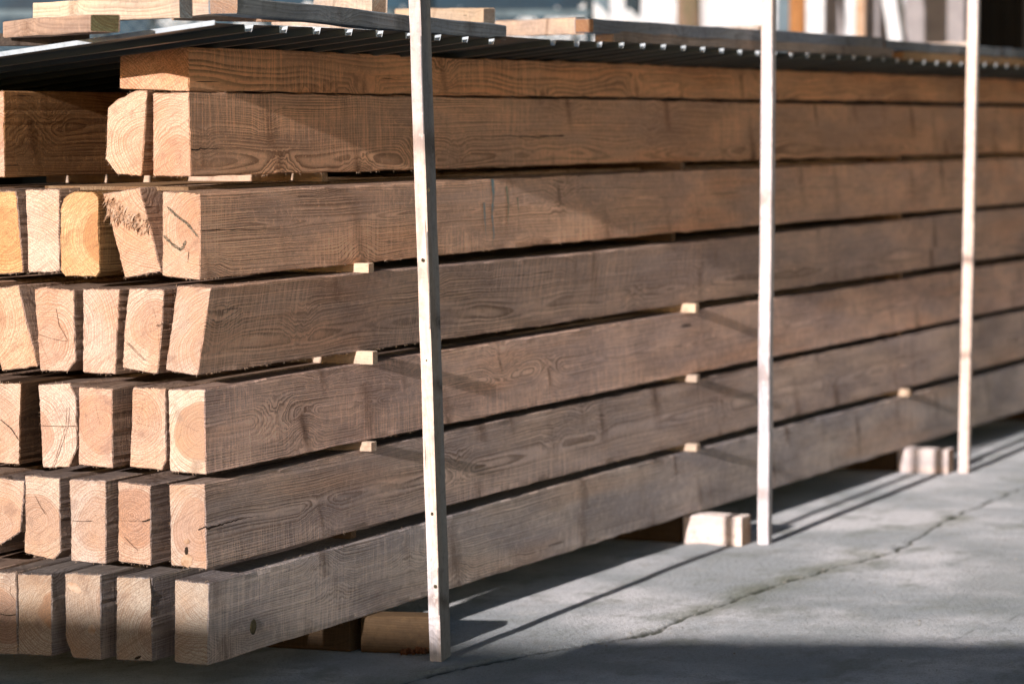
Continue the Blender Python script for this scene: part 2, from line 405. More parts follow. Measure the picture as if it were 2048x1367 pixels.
# ------------------------------------------------------------------ the timber beams
PEACH = (.60, .43, .31); PINK = (.60, .39, .27)
S_TOP = (.60, .34, .20); S_UP = (.62, .40, .27); S_MID = (.56, .41, .33); S_LOW = (.50, .40, .355); S_BOT = (.45, .41, .40)
LEN = 10.2
BG = 'sawn timber beams stacked in seven layers'
beams = [
 # layer, key, polygon px, x0, pith px, side tint, end tint, label
 ('1', 'a', [(240,95),(376,95),(377,183),(240,178)], .06, (180,250), S_TOP, (.66,.40,.25), 'flat wide beam on the very top, half shaded by the metal roof'),
 ('2', 'a', [(307,186),(378,184),(380,353),(305,353)], .06, (350,325), S_UP, (.64,.42,.29), 'front beam of the layer just under the flat top beam'),
 ('2', 'b', [(269,181),(294,181),(288,281),(283,351),(234,349),(211,319),(213,265),(215,216),(234,199)], .05, (300,300), S_UP, (.68,.46,.32), 'beam with a rounded left edge, second from front in the second layer'),
 ('2', 'c', [(-58,181),(8,182),(9,355),(-58,352)], -.08, (-30,250), (.40,.22,.10), PINK, 'dark brown beam sticking out furthest at the upper left'),
 ('3', 'a', [(323.5,382),(399,388),(401,560),(325,552)], .0, (400,455), S_UP, (.60,.42,.30), 'front beam of the third layer with dark pen strokes on its end'),
 ('3', 'b', [(206,387),(280,375),(323,543),(249,556)], .02, (330,350), S_MID, (.62,.42,.29), 'tilted beam with a splintered broken end, third layer'),
 ('3', 'c', [(122,404),(142,382),(196,383),(199.5,554),(122,552),(120,482)], -.01, (215,480), (.30,.19,.09), (.68,.43,.23), 'orange-hearted beam with a pale rim left of the splintered beam'),
 ('3', 'd', [(51.5,379),(120,377),(118.5,541),(109,545),(55,545)], .0, (20,600), S_MID, (.64,.48,.36), 'pale pinkish beam between two orange ones in the third layer'),
 ('3', 'e', [(-36,383),(32,382),(35,399),(47,546),(-30,550)], .0, (10,470), S_MID, (.70,.40,.19), 'bright orange beam cut by the left edge, third layer'),
 ('4', 'a', [(352.5,572),(421.7,574),(396,751),(331,740)], .0, (430,700), S_MID, (.58,.43,.33), 'front beam of the fourth layer, leaning with its top to the right'),
 ('4', 'b', [(257.5,577),(328,578),(324,660),(315.5,748),(244.6,736),(247,662)], .01, (312,652), S_MID, (.63,.46,.34), 'clearly ringed beam beside the leaning front one, fourth layer'),
 ('4', 'c', [(167,577),(240,578),(236.6,617),(229,749),(165,745)], .0, (120,660), S_MID, (.63,.45,.34), 'middle beam of the fourth layer, straight with brown flecks'),
 ('4', 'd', [(69,578),(90,573),(148,580),(151,720),(133.6,743),(79,741)], .0, (85,680), S_MID, (.62,.43,.31), 'beam with both right corners cut away, fourth layer'),
 ('4', 'e', [(-35,580),(37,570),(74,732),(3,742)], .0, (-40,640), S_MID, (.64,.42,.27), 'leftmost beam of the fourth layer, leaning to the left'),
 ('5', 'a', [(335,778),(408,778),(412.7,948.5),(340.6,942)], .0, (402,862), S_MID, (.66,.53,.40), 'front beam of the fifth layer, pale rim around a pink heart'),
 ('5', 'b', [(265.6,773),(330,776),(332,919.6),(323.5,939.5),(260,934)], .0, (270,840), S_MID, (.62,.44,.32), 'fifth layer beam squeezed against the front one'),
 ('5', 'c', [(157.7,773),(225,777),(225,936),(155.8,929)], .0, (203,846), S_MID, (.63,.45,.34), 'square cut beam with full round rings, middle of the fifth layer'),
 ('5', 'd', [(75.6,768),(138,765),(151,797),(154,894),(138,933),(87,935)], .01, (60,870), S_MID, (.64,.48,.37), 'barrel-sided beam, fourth from the front in the fifth layer'),
 ('5', 'e', [(-28,765),(42,765),(38.6,929),(-26,924)], -.02, (-5,850), (.17,.10,.06), (.62,.45,.33), 'leftmost beam of the fifth layer with a dark side face'),
 ('6', 'a', [(338,968),(410,966),(413.7,1138),(340.6,1130)], .0, (395,1060), S_LOW, (.56,.42,.32), 'front beam of the sixth layer with a resin pocket and a long side split'),
 ('6', 'b', [(236.6,961),(301,969.5),(301,1131),(236,1122)], .0, (266,1032), S_LOW, (.54,.38,.28), 'ringed beam with a split at its right edge, sixth layer'),
 ('6', 'c', [(139,958),(212.5,960),(211.5,1127),(141.6,1122)], .0, (195,1050), S_LOW, (.55,.42,.33), 'middle beam of the sixth layer with brownish rings'),
 ('6', 'd', [(51,949),(120,955),(120.7,1103),(106,1119),(48,1106)], .0, (75,1040), S_LOW, (.58,.44,.33), 'sixth layer beam with its lower right corner missing'),
 ('6', 'e', [(-22,952),(49,960),(40,1063),(0,1089),(-22,1095)], .02, (0,1040), S_LOW, (.58,.42,.31), 'leftmost beam of the sixth layer, lower edge cut slanting'),
 ('7', 'a', [(348.7,1158),(417.5,1165.5),(415.5,1329.6),(348.7,1323.7)], .0, (440,1110), S_BOT, (.46,.37,.29), 'front beam of the bottom layer with a large eyed knot'),
 ('7', 'b', [(233,1152),(303,1155),(304.7,1322),(233,1319)], .0, (330,1260), S_BOT, (.44,.35,.27), 'bottom layer beam directly behind the front one'),
 ('7', 'c', [(130,1145),(202,1148),(202,1319),(145,1315),(130,1277)], .0, (240,1200), S_BOT, (.44,.34,.26), 'bottom layer beam with a pale oval knot and a notched lower corner'),
 ('7', 'd', [(34.6,1146),(102.5,1148),(105,1311),(37.5,1307.6)], .0, (125,1215), S_BOT, (.46,.36,.27), 'bottom layer beam with a brown half-moon of heartwood'),
 ('7', 'e', [(-36,1143),(33,1143),(35.3,1309),(-36,1305)], .0, (0,1230), S_BOT, (.46,.36,.28), 'leftmost beam of the bottom layer, cracked bark-like end'),
]
BO = {}; rows = {}
YF = {'1': .05, '2': .04}
# levels of each layer further along the stack (bottom, top), the layers are not quite parallel
LV1 = {'1': (194, None), '2': (327.8, 199), '3': (477.5, 347.4), '4': (633, 502), '5': (784.5, 652), '6': (930.7, 800), '7': (1083, 946)}
LV2 = {'1': (206.7, None), '2': (306, 215.5), '3': (405.6, 315.8), '4': (507.8, 414), '5': (611, 522), '6': (715, 622), '7': (820.6, 728.5)}
def level(lay, x, near):
    out = []
    for k in (0, 1):
        if LV1[lay][k] is None:
            out.append(level(lay, x, near)[0] + near[1] - near[0] if False else None); continue
        a = onY(1200, LV1[lay][k], YF.get(lay, 0)); b = onY(2048, LV2[lay][k], YF.get(lay, 0))
        if x <= a.x: t = max(0, x) / a.x; out.append(near[k] + (a.z - near[k]) * t)
        else: out.append(a.z + (b.z - a.z) * (x - a.x) / (b.x - a.x))
    if out[1] is None: out[1] = out[0] + near[1] - near[0]
    return out
def relevel(o, lay):
    near = rows[lay][:2]; lz, lx = o.location.z, o.location.x
    for v in o.data.vertices:
        lo_, hi_ = level(lay, v.co.x + lx, near); z = v.co.z + lz
        v.co.z = lo_ + (z - near[0]) / (near[1] - near[0]) * (hi_ - lo_) - lz
    o.data.update()
for lay, key, poly, x0, pith, st, et, lab in beams:
    if key == 'a': st = {k_: tuple(min(.85, c_ * m_) for c_, m_ in zip(v_, (1.24, 1.22, 1.20))) for k_, v_ in {'1': (.60,.35,.20), '2': (.60,.385,.26), '3': (.68,.475,.36), '4': (.57,.435,.375), '5': (.66,.495,.43), '6': (.53,.44,.41), '7': (.51,.475,.48)}.items()}[lay]
    et = (min(.93, et[0] * 1.42), et[1] * 1.52, et[2] * 1.66, {'5a': .95, '7d': 1, '4b': .55, '5c': .6, '6a': .6, '3a': .5, '5d': .7, '3c': .9, '6b': .65, '6d': .6, '7e': .7}.get(lay + key, .35))
    P = [onX(px, py, x0) for px, py in poly]; near = [(p.y, p.z) for p in P]
    pp = onX(pith[0], pith[1], x0)
    ys = [p[0] for p in near]; zs = [p[1] for p in near]
    yc = sum(ys) / len(ys)
    if key == 'a' and lay != '1':
        y0 = 0.0 if lay in '34567' else .03
        y0 = near[1][0] * .5 + near[2][0] * .5
        wd = .095; lo, hi = (near[2][1] + near[3][1]) / 2 , (near[0][1] + near[1][1]) / 2
    elif lay == '1':
        y0 = near[1][0]; wd = .18; lo, hi = near[2][1], near[0][1]
    else:
        y0 = min(ys) + .004; wd = max(ys) - min(ys) - .008; lo, hi = min(zs), max(zs)
        if key in 'be' and lay in '34': wd = .09
    if key == 'a': rows[lay] = (lo, hi, y0)
    y1 = y0 + wd
    def proj(p):
        u = min(1, max(0, (p[0] - min(ys)) / (max(ys) - min(ys)))); v = min(1, max(0, (p[1] - min(zs)) / (max(zs) - min(zs))))
        return (y0 + u * (y1 - y0), lo + v * (hi - lo))
    if len(near) == 4:
        far = [(y1, hi), (y0, hi), (y0, lo), (y1, lo)]
    else:
        far = [proj(p) for p in near]
    rn = random.Random(hash(lay + key) if False else ord(lay) * 31 + ord(key))
    dl = rn.uniform(-.15, .15)
    loc = (x0, yc, min(zs))
    wn = {'3c': .012}.get(lay + key, .0022 if key != 'a' else .003)
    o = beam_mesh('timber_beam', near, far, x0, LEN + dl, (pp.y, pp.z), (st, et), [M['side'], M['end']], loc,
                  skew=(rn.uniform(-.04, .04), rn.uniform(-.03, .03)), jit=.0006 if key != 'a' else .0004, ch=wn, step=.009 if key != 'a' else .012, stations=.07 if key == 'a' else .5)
    tag(o, lab, 'timber beam', BG); BO[lay + key] = o; relevel(o, lay)
# the rest of the stack behind, outside the photo's left edge
for lay in '34567':
    lo, hi, y0 = rows[lay]
    for k in range(3):
        y = .60 + k * .105 + random.uniform(-.006, .006)
        nr = [(y + .092, hi), (y, hi), (y, lo), (y + .092, lo)]
        x0 = random.uniform(-.03, .03)
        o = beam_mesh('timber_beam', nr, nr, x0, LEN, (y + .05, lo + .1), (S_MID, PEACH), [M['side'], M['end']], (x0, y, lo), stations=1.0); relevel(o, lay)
        tag(o, 'rear beam of the stack beyond the left edge of the photo', 'timber beam', BG)
lo2, hi2, _ = rows['2']
for k, y in enumerate((.20, .44, .57, .70, .82)):
    pass
for k, y in enumerate((.64, .76, .88)):
    nr = [(y + .095, hi2), (y, hi2), (y, lo2), (y + .095, lo2)]; x0 = .1 + random.uniform(-.03, .03)
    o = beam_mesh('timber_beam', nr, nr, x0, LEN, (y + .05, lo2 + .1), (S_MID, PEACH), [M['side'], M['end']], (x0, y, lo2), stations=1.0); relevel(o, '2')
    tag(o, 'rear beam of the stack beyond the left edge of the photo', 'timber beam', BG)

# parts on beams --------------------------------------------------
def part(name, verts, faces, mat, parent):
    L = parent.location
    return newobj(name, [(v[0]-L[0], v[1]-L[1], v[2]-L[2]) for v in verts], faces, mat, parent)
def stroke_end(name, pts, wpx, x, mat, parent, dx=-.0016):
    V, F = [], []
    rn = random.Random(len(pts) * 17 + int(pts[0][0]))
    dense = []
    for i in range(len(pts) - 1):
        for k in range(8):
            t = k / 8; dense.append(((pts[i][0]*(1-t)+pts[i+1][0]*t), (pts[i][1]*(1-t)+pts[i+1][1]*t)))
    dense.append(pts[-1])
    for i, (px, py) in enumerate(dense):
        a = dense[max(0, i-1)]; b = dense[min(len(dense)-1, i+1)]
        d = Vector((b[0]-a[0], b[1]-a[1])).normalized(); n_ = Vector((-d.y, d.x))
        ww = wpx * rn.uniform(.5, 1.15) * (.15 if i in (0, len(dense)-1) else 1)
        for s_ in (-1, 1):
            p = onX(px + n_.x*ww/2*s_, py + n_.y*ww/2*s_, x + dx); V.append(p)
    for i in range(len(dense) - 1): F.append((2*i, 2*i+1, 2*i+3, 2*i+2))
    return part(name, V, F, mat, parent)
def stroke_face(name, pts, wpx, y, mat, parent):
    V, F = [], []
    rn = random.Random(int(pts[0][0])); dense = []
    for i in range(len(pts) - 1):
        for k in range(10):
            t = k / 10; dense.append(((pts[i][0]*(1-t)+pts[i+1][0]*t), (pts[i][1]*(1-t)+pts[i+1][1]*t) + rn.gauss(0, .6)))
    dense.append(pts[-1])
    for i, (px, py) in enumerate(dense):
        a = dense[max(0, i-1)]; b = dense[min(len(dense)-1, i+1)]
        d = Vector((b[0]-a[0], b[1]-a[1])).normalized(); n_ = Vector((-d.y, d.x))
        f_ = i / (len(dense) - 1)
        ww = wpx * rn.uniform(.6, 1.15) * (max(.08, 1 - f_))
        for s_ in (-1, 1): V.append(onY(px + n_.x*ww/2*s_, py + n_.y*ww/2*s_, y - .0022))
    for i in range(len(dense) - 1): F.append((2*i, 2*i+1, 2*i+3, 2*i+2))
    return part(name, V, F, mat, parent)
b3 = BO['3a']
stroke_end('pen_stroke', [(334,413),(352,431),(374,447),(396,474)], 5, -.002, M['pen'], b3)
stroke_end('pen_stroke', [(326,470),(345,489),(360,499),(366,494),(371,481)], 6, -.002, M['pen'], b3)
stroke_end('crack', [(372,556),(376,520),(378,500)], 1.4, 0, M['dark'], b3)
y3 = rows['3'][2]
stroke_face('chalk_mark', [(984,358),(987,385),(984,430),(988,470),(984,495)], 7, y3, M['chalk'], b3)
stroke_face('chalk_mark', [(968,405),(970,440),(973,480)], 4, y3, M['chalk'], b3)
stroke_face('chalk_mark', [(1013,372),(1017,410),(1016,440),(1022,475)], 4, y3, M['chalk2'], b3)
stroke_face('chalk_mark', [(1035,395),(1038,430)], 3, y3, M['chalk2'], b3)
stroke_face('crack', [(404,461),(480,459),(600,456)], 3, y3, M['dark'], b3)
y6 = rows['6'][2]
stroke_face('crack', [(412,1056),(440,1049),(485,1036),(530,1028)], 5.5, y6, M['dark'], BO['6a'])
stroke_end('crack', [(412,1052),(404,1056),(396,1059)], 3.5, 0, M['dark'], BO['6a'])
stroke_end('crack', [(301,1037),(292,1041),(284,1042)], 4, 0, M['dark'], BO['6b'])
stroke_end('crack', [(236,1040),(262,1041),(288,1041)], 1.2, 0, M['soft'], BO['6b'])
stroke_end('crack', [(248,1072),(262,1087),(276,1100)], 1.3, 0, M['soft'], BO['6b'])
stroke_end('crack', [(141,1040),(160,1042),(186,1041)], 1.4, 0, M['dark'], BO['6c'])
stroke_end('crack', [(134,812),(132,850),(112,915),(104,934)], 1.3, .0, M['soft'], BO['5d'])
stroke_end('crack', [(77,850),(118,852),(152,851)], 1.2, .0, M['soft'], BO['5d'])
stroke_end('crack', [(0,838),(22,856),(38,880)], 2, -.02, M['dark'], BO['5e'])
stroke_end('crack', [(76,668),(100,676),(128,682),(135,681)], 1.3, 0, M['soft'], BO['4d'])
stroke_end('crack', [(136,681),(118,650),(112,615)], 1.3, 0, M['soft'], BO['4d'])
stroke_end('crack', [(248,680),(262,694),(290,722)], 1.3, 0, M['soft'], BO['4b'])
stroke_end('crack', [(311,652),(331,645)], 1.6, 0, M['dark'], BO['4b'])
stroke_end('crack', [(70,990),(80,1010),(92,1030)], 1.3, 0, M['soft'], BO['6d'])
stroke_end('crack', [(300,1155),(303,1190),(302,1235)], 2.4, 0, M['dark'], BO['7b'])
stroke_end('crack', [(0,1227),(18,1230),(33,1228)], 2, 0, M['dark'], BO['7e'])
stroke_end('crack', [(8,1150),(22,1168),(20,1185),(30,1200)], 1.3, 0, M['soft'], BO['7e'])
y2 = rows['2'][2]
stroke_face('crack', [(1128,271),(1070,274),(1010,272),(960,276)], 3.5, y2, M['dark'], BO['2a'])
stroke_face('crack', [(383,300),(420,297),(470,300)], 4, y2, M['dark'], BO['2a'])
y7 = rows['7'][2]
# knots sculpted as low eyed discs set in the front faces
def knot(px, py, y, rpx, rzx, parent, mat=None):
    c = onY(px, py, y); k = 20; V = [(c.x, y - .0012, c.z)]; sc_ = 8.2 / 6800 * ((c - CAM).length / 8.3)
    F = []
    rn = random.Random(int(px))
    for ring, (rr_, yy) in enumerate(((.45, .0012), (.8, .0010), (1.05, .0004), (1.25, -.001))):
        for i in range(k):
            a = 2 * math.pi * i / k; q_ = rr_ * (1 + rn.uniform(-.06, .06))
            V.append((c.x + math.cos(a) * rpx * q_ * sc_ / .42, y - yy, c.z + math.sin(a) * rzx * q_ * sc_))
    for i in range(k): F.append((0, 1 + i, 1 + (i + 1) % k))
    for r_ in range(3):
        for i in range(k):
            j = (i + 1) % k; F.append((1 + r_*k + i, 1 + (r_+1)*k + i, 1 + (r_+1)*k + j, 1 + r_*k + j))
    o = part('knot', V, F, M['knotm'], parent)
    for p in o.data.polygons: p.use_smooth = True
    return o
q = NT('knot_wood'); gm = q.n('ShaderNodeTexCoord').outputs['Object']
kn = q.noise(gm, 90, 4, .6)
M['knotm'] = q.out(q.mix(q.ss(kn, .35, .65), (.16, .13, .07), (.06, .05, .03)), kn, .6, .002, .7)
knot(507, 1252, y7, 5, 13, BO['7a'])
# resin pocket on 6a, oval knots on 7c
def blob_end(name, px, py, rx, ry, x, mat, parent, rot=0, dome=.002):
    k = 18; c = onX(px, py, x); V = [(x - .0015 - dome, c.y, c.z)]; F = []; rn = random.Random(int(px + py))
    for rr_, dd in ((.6, dome * .7), (1.0, 0)):
        for i in range(k):
            a = 2*math.pi*i/k; u = math.cos(a)*rx*rr_*rn.uniform(.86, 1.12); v = math.sin(a)*ry*rr_*rn.uniform(.86, 1.12)
            X_, Y_ = u*math.cos(rot)-v*math.sin(rot), u*math.sin(rot)+v*math.cos(rot)
            p = onX(px+X_, py+Y_, x); V.append((x - .0013 - dd, p.y, p.z))
    for i in range(k):
        j = (i+1) % k; F += [(0, 1+i, 1+j), (1+i, 1+k+i, 1+k+j, 1+j)]
    return part(name, V, F, mat, parent)
blob_end('resin_pocket', 374, 1082, 6, 5, 0, M['splinter'], BO['6a'])
blob_end('resin_pocket', 374, 1120, 12, 13, 0, M['splinter'], BO['6a'])
blob_end('crack', 373, 1101, 3.5, 9, 0, M['dark'], BO['6a'], dome=.002)
blob_end('knot', 149, 1174, 16, 8, 0, M['splinter_pale'], BO['7c'], .6)
blob_end('knot', 184, 1258, 8, 10, 0, M['splinter_pale'], BO['7c'])
blob_end('knot', 276, 1314, 7, 3, 0, M['dark'], BO['7b'], -.4)

# splintered break on 3b
rn = random.Random(5); V, F, V2, F2 = [], [], [], []
for i in range(260):
    t = rn.random(); px = 212 + t * 84 + rn.uniform(-4, 4); py = 392 + t * 52 + rn.uniform(-6, 34) * (1 - .3 * t)
    lo_x = 206 + (py - 387) * .25 + 4; hi_x = 280 + (py - 375) * .25 - 3
    px = min(max(px, lo_x), hi_x)
    b = onX(px, py, .018); ln = rn.uniform(.008, .036); wd = rn.uniform(.0014, .0055)
    tip = Vector((b.x - ln * rn.uniform(.4, .9), b.y + rn.uniform(-.006, .006), b.z - ln * rn.uniform(.1, .8)))
    side = Vector((0, math.cos(rn.uniform(0, 3)), math.sin(rn.uniform(-1, 1)))) * wd
    VV, FF = (V, F) if i % 3 else (V2, F2); k = len(VV)
    VV += [b - side, b + side, b + Vector((.003, 0, wd)), tip]
    FF += [(k, k+1, k+3), (k+1, k+2, k+3), (k+2, k, k+3)]
part('splinters', V, F, M['splinter'], BO['3b'])
part('splinters', V2, F2, M['splinter_pale'], BO['3b'])
# rough torn ledge under the splinters
V, F = [], []; nu, nv = 26, 12
for j in range(nv + 1):
    for i in range(nu + 1):
        u = i / nu; v = j / nv
        px = 209 + u * 78 + v * 12; py = 388 + u * 40 + v * 44
        p = onX(px, py, .018); e = math.sin(math.pi * v) * math.sin(math.pi * min(1, max(0, u))) ** .4
        V.append((p.x - .001 - e * rn.uniform(.001, .010), p.y + rn.gauss(0, .0006), p.z + rn.gauss(0, .0008)))
for j in range(nv):
    for i in range(nu): F.append((j*(nu+1)+i, j*(nu+1)+i+1, (j+1)*(nu+1)+i+1, (j+1)*(nu+1)+i))
part('torn_wood', V, F, M['splinter'], BO['3b'])

# fine fibres standing off the sawn edges of the front beams (part of each beam)
for lay, key, poly, x0, pith, st, et, lab in beams:
    V, F = [], []; rn = random.Random(ord(key) * 5 + ord(lay)); n = len(poly)
    cx_ = sum(c[0] for c in poly) / n; cy_ = sum(c[1] for c in poly) / n; cen = onX(cx_, cy_, x0)
    def fib(p, d):
        k = len(V); w_ = rn.uniform(.0003, .0008); V.extend([p + Vector((0, w_, 0)), p - Vector((0, w_, 0)), p + d, p + Vector((.002, 0, w_))])
        F.extend([(k, k+1, k+2), (k+1, k+3, k+2)])
    for i in range(34):
        e = rn.randrange(n); t = rn.random(); a, b = poly[e], poly[(e+1) % n]
        p = onX(a[0]*(1-t)+b[0]*t, a[1]*(1-t)+b[1]*t, x0 + .001)
        fib(p, (p - cen).normalized() * rn.uniform(.001, .005) + Vector((-rn.uniform(0, .004), rn.uniform(-.002, .002), rn.uniform(-.003, .002))))
    if key == 'a' and lay != '1':
        for i in range(110):                       # whiskers along the sawn long edges
            x = x0 + rn.random() ** 1.6 * 4.5; lo_, hi_ = level(lay, x, rows[lay][:2])
            bot = rn.random() < .7; p = Vector((x, .004 + YF.get(lay, 0) * .5, (lo_ if bot else hi_)))
            fib(p, Vector((rn.uniform(-.012, .006), -rn.uniform(.002, .006), (-1 if bot else 1) * rn.uniform(.001, .006))))
    part('wood_fibres', V, F, M['splinter_pale'], BO[lay + key])

# ------------------------------------------------------------------ stickers between layers
T_ST = ((.72, .60, .48), (.78, .66, .55))
gaps = {g: (rows[str(g+1)][1], rows[str(g)][0]) for g in (2, 3, 4, 5, 6)}     # (bottom, top) of the gap under layer g
ords = {2: 'second', 3: 'third', 4: 'fourth', 5: 'fifth', 6: 'sixth'}
cols = [(.88, 'nearest the beam ends'), (3.40, 'left of the middle post'), (5.90, 'left of the far post'), (8.40, 'beyond the far post')]
prot = {(3,0): -.030, (4,0): -.032, (5,0): -.030, (6,0): .03, (2,0): .10,
        (2,1): .01, (3,1): .05, (4,1): -.032, (5,1): -.036, (6,1): -.034, (2,2): .01, (3,2): .008, (4,2): .006, (5,2): .006, (6,2): -.034,
        (3,3): .02, (2,3): .02, (4,3): .02, (5,3): .02, (6,3): .02}
# the layer bottoms sit where the photo puts them: 4/5 has lit ends at 1389,614; 5/6 at 1381,756; 6/7 at 1386,893
for g in (2, 3, 4, 5, 6):
    for ci, (X, nm) in enumerate(cols):
        lo = level(str(g + 1), X, rows[str(g + 1)][:2])[1]; hi = level(str(g), X, rows[str(g)][:2])[0]; t = max(.012, hi - lo - .0012)
        y0 = min(rows[str(g)][2], rows[str(g+1)][2]) + prot[(g, ci)]
        xo = X + random.uniform(-.015, .015); ts = T_ST if prot[(g, ci)] < 0 or g == 2 and ci == 0 else ((.22, .15, .10), (.3, .22, .15))  # recessed battens get a dark tint standing in for shade inside the gaps
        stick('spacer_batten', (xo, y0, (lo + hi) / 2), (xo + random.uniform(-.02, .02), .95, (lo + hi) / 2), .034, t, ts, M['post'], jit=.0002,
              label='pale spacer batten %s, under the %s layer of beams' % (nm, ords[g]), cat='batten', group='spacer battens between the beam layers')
# a thin brown board under layer 2, lying on layer 3
lo, hi = gaps[2]
stick('plank', (.10, .30, lo + .0065), (1.9, .31, lo + .0065), .40, .010, ((.22, .14, .08), (.4, .28, .18)), M['plank'],
      label='thin brown board lying on the third layer below the pale spacers', cat='plank')
# ------------------------------------------------------------------ bearers on the ground
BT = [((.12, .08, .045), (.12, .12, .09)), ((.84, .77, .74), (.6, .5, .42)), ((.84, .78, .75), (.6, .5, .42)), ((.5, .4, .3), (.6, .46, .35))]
zb = rows['7'][0]
for i, (X, nm) in enumerate([(.915, 'short dark brown block beside the nearest post'), (3.47, 'short pale block beside the middle post'),
                             (5.99, 'short pale block beside the far post'), (8.5, 'short block beyond the far post')]):
    stick('bearer_block', (X + (.075 if i == 0 else 0), -.148 if i == 0 else -.178, zb / 2 - .0005), (X + (.02 if i == 0 else -.004), .028, zb / 2 - .0005), .10, zb - .003, BT[i], M['post'] if i else M['plank'], jit=.001,
          label=nm, cat='block', group='short blocks under the front edge of the stack')
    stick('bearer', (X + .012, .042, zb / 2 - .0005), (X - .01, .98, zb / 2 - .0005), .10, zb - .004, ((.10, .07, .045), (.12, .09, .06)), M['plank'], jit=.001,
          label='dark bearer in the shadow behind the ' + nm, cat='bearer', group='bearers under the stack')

# ------------------------------------------------------------------ upright posts
def post(foot_px, top_px, y, w, d, rz, tints, label, ytop=None):
    a = onY(foot_px[0], foot_px[1], y); a.z = .001
    yt = ytop if ytop is not None else a.y
    b = onY(top_px[0], top_px[1], yt); b = a + (b - a) * ((2.25 - a.z) / (b.z - a.z))
    o = stick('wooden_post', a, b, w, d, tints, M['post'], jit=.0005, roll=rz, upv=(1, 0, 0), pith=(.02, .05),
              label=label, cat='post', group='upright wooden posts in front of the stack')
    return o
PT = [((.78, .77, .80), (.6, .48, .38)), ((.83, .81, .84), (.6, .48, .38)), ((.83, .81, .84), (.6, .48, .38))]
p1 = post((881, 1300), (839, 0), -.224, .031, .078, R(4), PT[0], 'nearest upright post, leaning left, grey on its right side')
p2 = post((1529, 1076), (1538, 0), -.226, .038, .042, 0, PT[1], 'middle upright post of the three in front of the stack')
p3 = post((1928, 934), (1948, 0), -.226, .040, .036, 0, PT[2], 'far upright post near the right edge of the photo')
for p_, cc_ in ((p1, (.27, .29, .32)), (p2, (.46, .46, .48)), (p3, (.46, .46, .48))):     # darker grey on the side turned to the yard
    at_ = p_.data.attributes['tint']
    for po in p_.data.polygons:
        if po.normal.y < -.75:
            for li in po.loop_indices: at_.data[li].color = (*cc_, 1)
def nailhead(par, px, py, y):
    c = onY(px, py, y); k = 10; V = [(c.x - .0025, c.y, c.z)]; F = []
    d = -ray(px, py).normalized()
    base = c + Vector((-.0, 0, 0))
    for i in range(k):
        a = 2*math.pi*i/k; V.append((base.x, base.y + math.cos(a)*.0038, base.z + math.sin(a)*.005))
    for i in range(k): F.append((0, 1+i, 1+(i+1) % k))
    return part('knot', V, F, M['knotm'], par)
for (px, py) in ((864, 1027), (870, 1172), (853, 720), (845, 520), (857, 380)):
    # centre line of the post's lit face
    L = p1.location; 
    t_ = (CAM.z - (py - 243) / 6800 * 8.9); t_ = max(.05, t_)
    vs = p1.data.vertices
    # the -X side of the post at that height
    zz = t_; cand = [v.co for v in vs if abs(v.co.z + L.z - zz) < .09]
    xm = min(c.x for c in cand) + L.x
    p = onX(px, py, xm - .001)
    nailhead(p1, px, py, p.y)

# ------------------------------------------------------------------ roof of corrugated sheets
EY = rows['7'][2] * 0 - .19
cornerL = onY(430, 44, EY); ZE = cornerL.z; SL = .119
def sheet(x0, x1, y0, z0, slope, label, yaw=0.0, lift=0.0, phase=0.0, ylen=1.35, loc=None, endlift=0.0):
    pitch = PITCH; V, F = [], []
    prof = []          # broad upper pans, narrow downward grooves
    x = x0
    prof.append((x0, 0)); g = x0 + phase
    while g < x1 - .06:
        for dx_, dz_ in ((0, 0), (.009, -.0165), (.036, -.0165), (.046, 0)):
            if x0 + .01 < g + dx_ < x1: prof.append((g + dx_, dz_))
        g += pitch
    prof.append((x1, 0))
    ny = 6; n = len(prof)
    for k in range(2):
        for j in range(ny + 1):
            yy = y0 + ylen * j / ny
            for (px, dz_) in prof:
                zz = z0 - slope * (yy - y0) + dz_ + lift + (px - x0) / (x1 - x0) * endlift + .0025 * math.sin(px * 3.1 + yy * 2)
                V.append((px - x0 + yaw * (yy - y0), yy - y0, zz - z0 - (.0012 if k else 0)))
    off = (ny + 1) * n
    for j in range(ny):
        for i in range(n - 1):
            F.append((j*n+i, j*n+i+1, (j+1)*n+i+1, (j+1)*n+i))
    V = V[:off]
    o = newobj('corrugated_sheet', V, F, M['sheet'], None, None, (x0, y0, z0))
    tag(o, label, 'roof sheet', 'corrugated metal sheets covering the stack')
    return o
def xat(px, y=EY): return onY(px, 60, y).x
X0 = cornerL.x; PITCH = (xat(930) - xat(497.5)) / 7
Xa, Xb = xat(985), xat(1750)
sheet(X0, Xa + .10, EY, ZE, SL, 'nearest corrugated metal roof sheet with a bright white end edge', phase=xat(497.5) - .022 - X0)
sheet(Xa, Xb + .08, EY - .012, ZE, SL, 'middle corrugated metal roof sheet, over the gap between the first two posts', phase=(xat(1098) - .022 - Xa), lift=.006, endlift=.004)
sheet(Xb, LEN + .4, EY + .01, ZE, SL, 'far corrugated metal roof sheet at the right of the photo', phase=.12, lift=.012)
# bright folded flange along the left edge of the first sheet
V, F = [], []
for j in range(7):
    yy = 1.35 * j / 6; V += [(-.002, yy, -SL*yy + .004), (-.002, yy, -SL*yy - .007), (.0, yy, -SL*yy - .007), (.0, yy, -SL*yy + .004)]
for j in range(6):
    for a in range(4): F.append((j*4+a, j*4+(a+1) % 4, (j+1)*4+(a+1) % 4, (j+1)*4+a))
F += [(0, 1, 2, 3), (27, 26, 25, 24)]
first = [o for o in col.objects if o.name == 'corrugated_sheet'][0]
M['flange'] = simple('sheet_edge_coat', (.60, .66, .72), (.5, .56, .62), 6, .4, .1, .001)
fl = newobj('edge_flange', V, F, M['flange'], first)
def roofz(y): return ZE + .006 - SL * (y - EY)

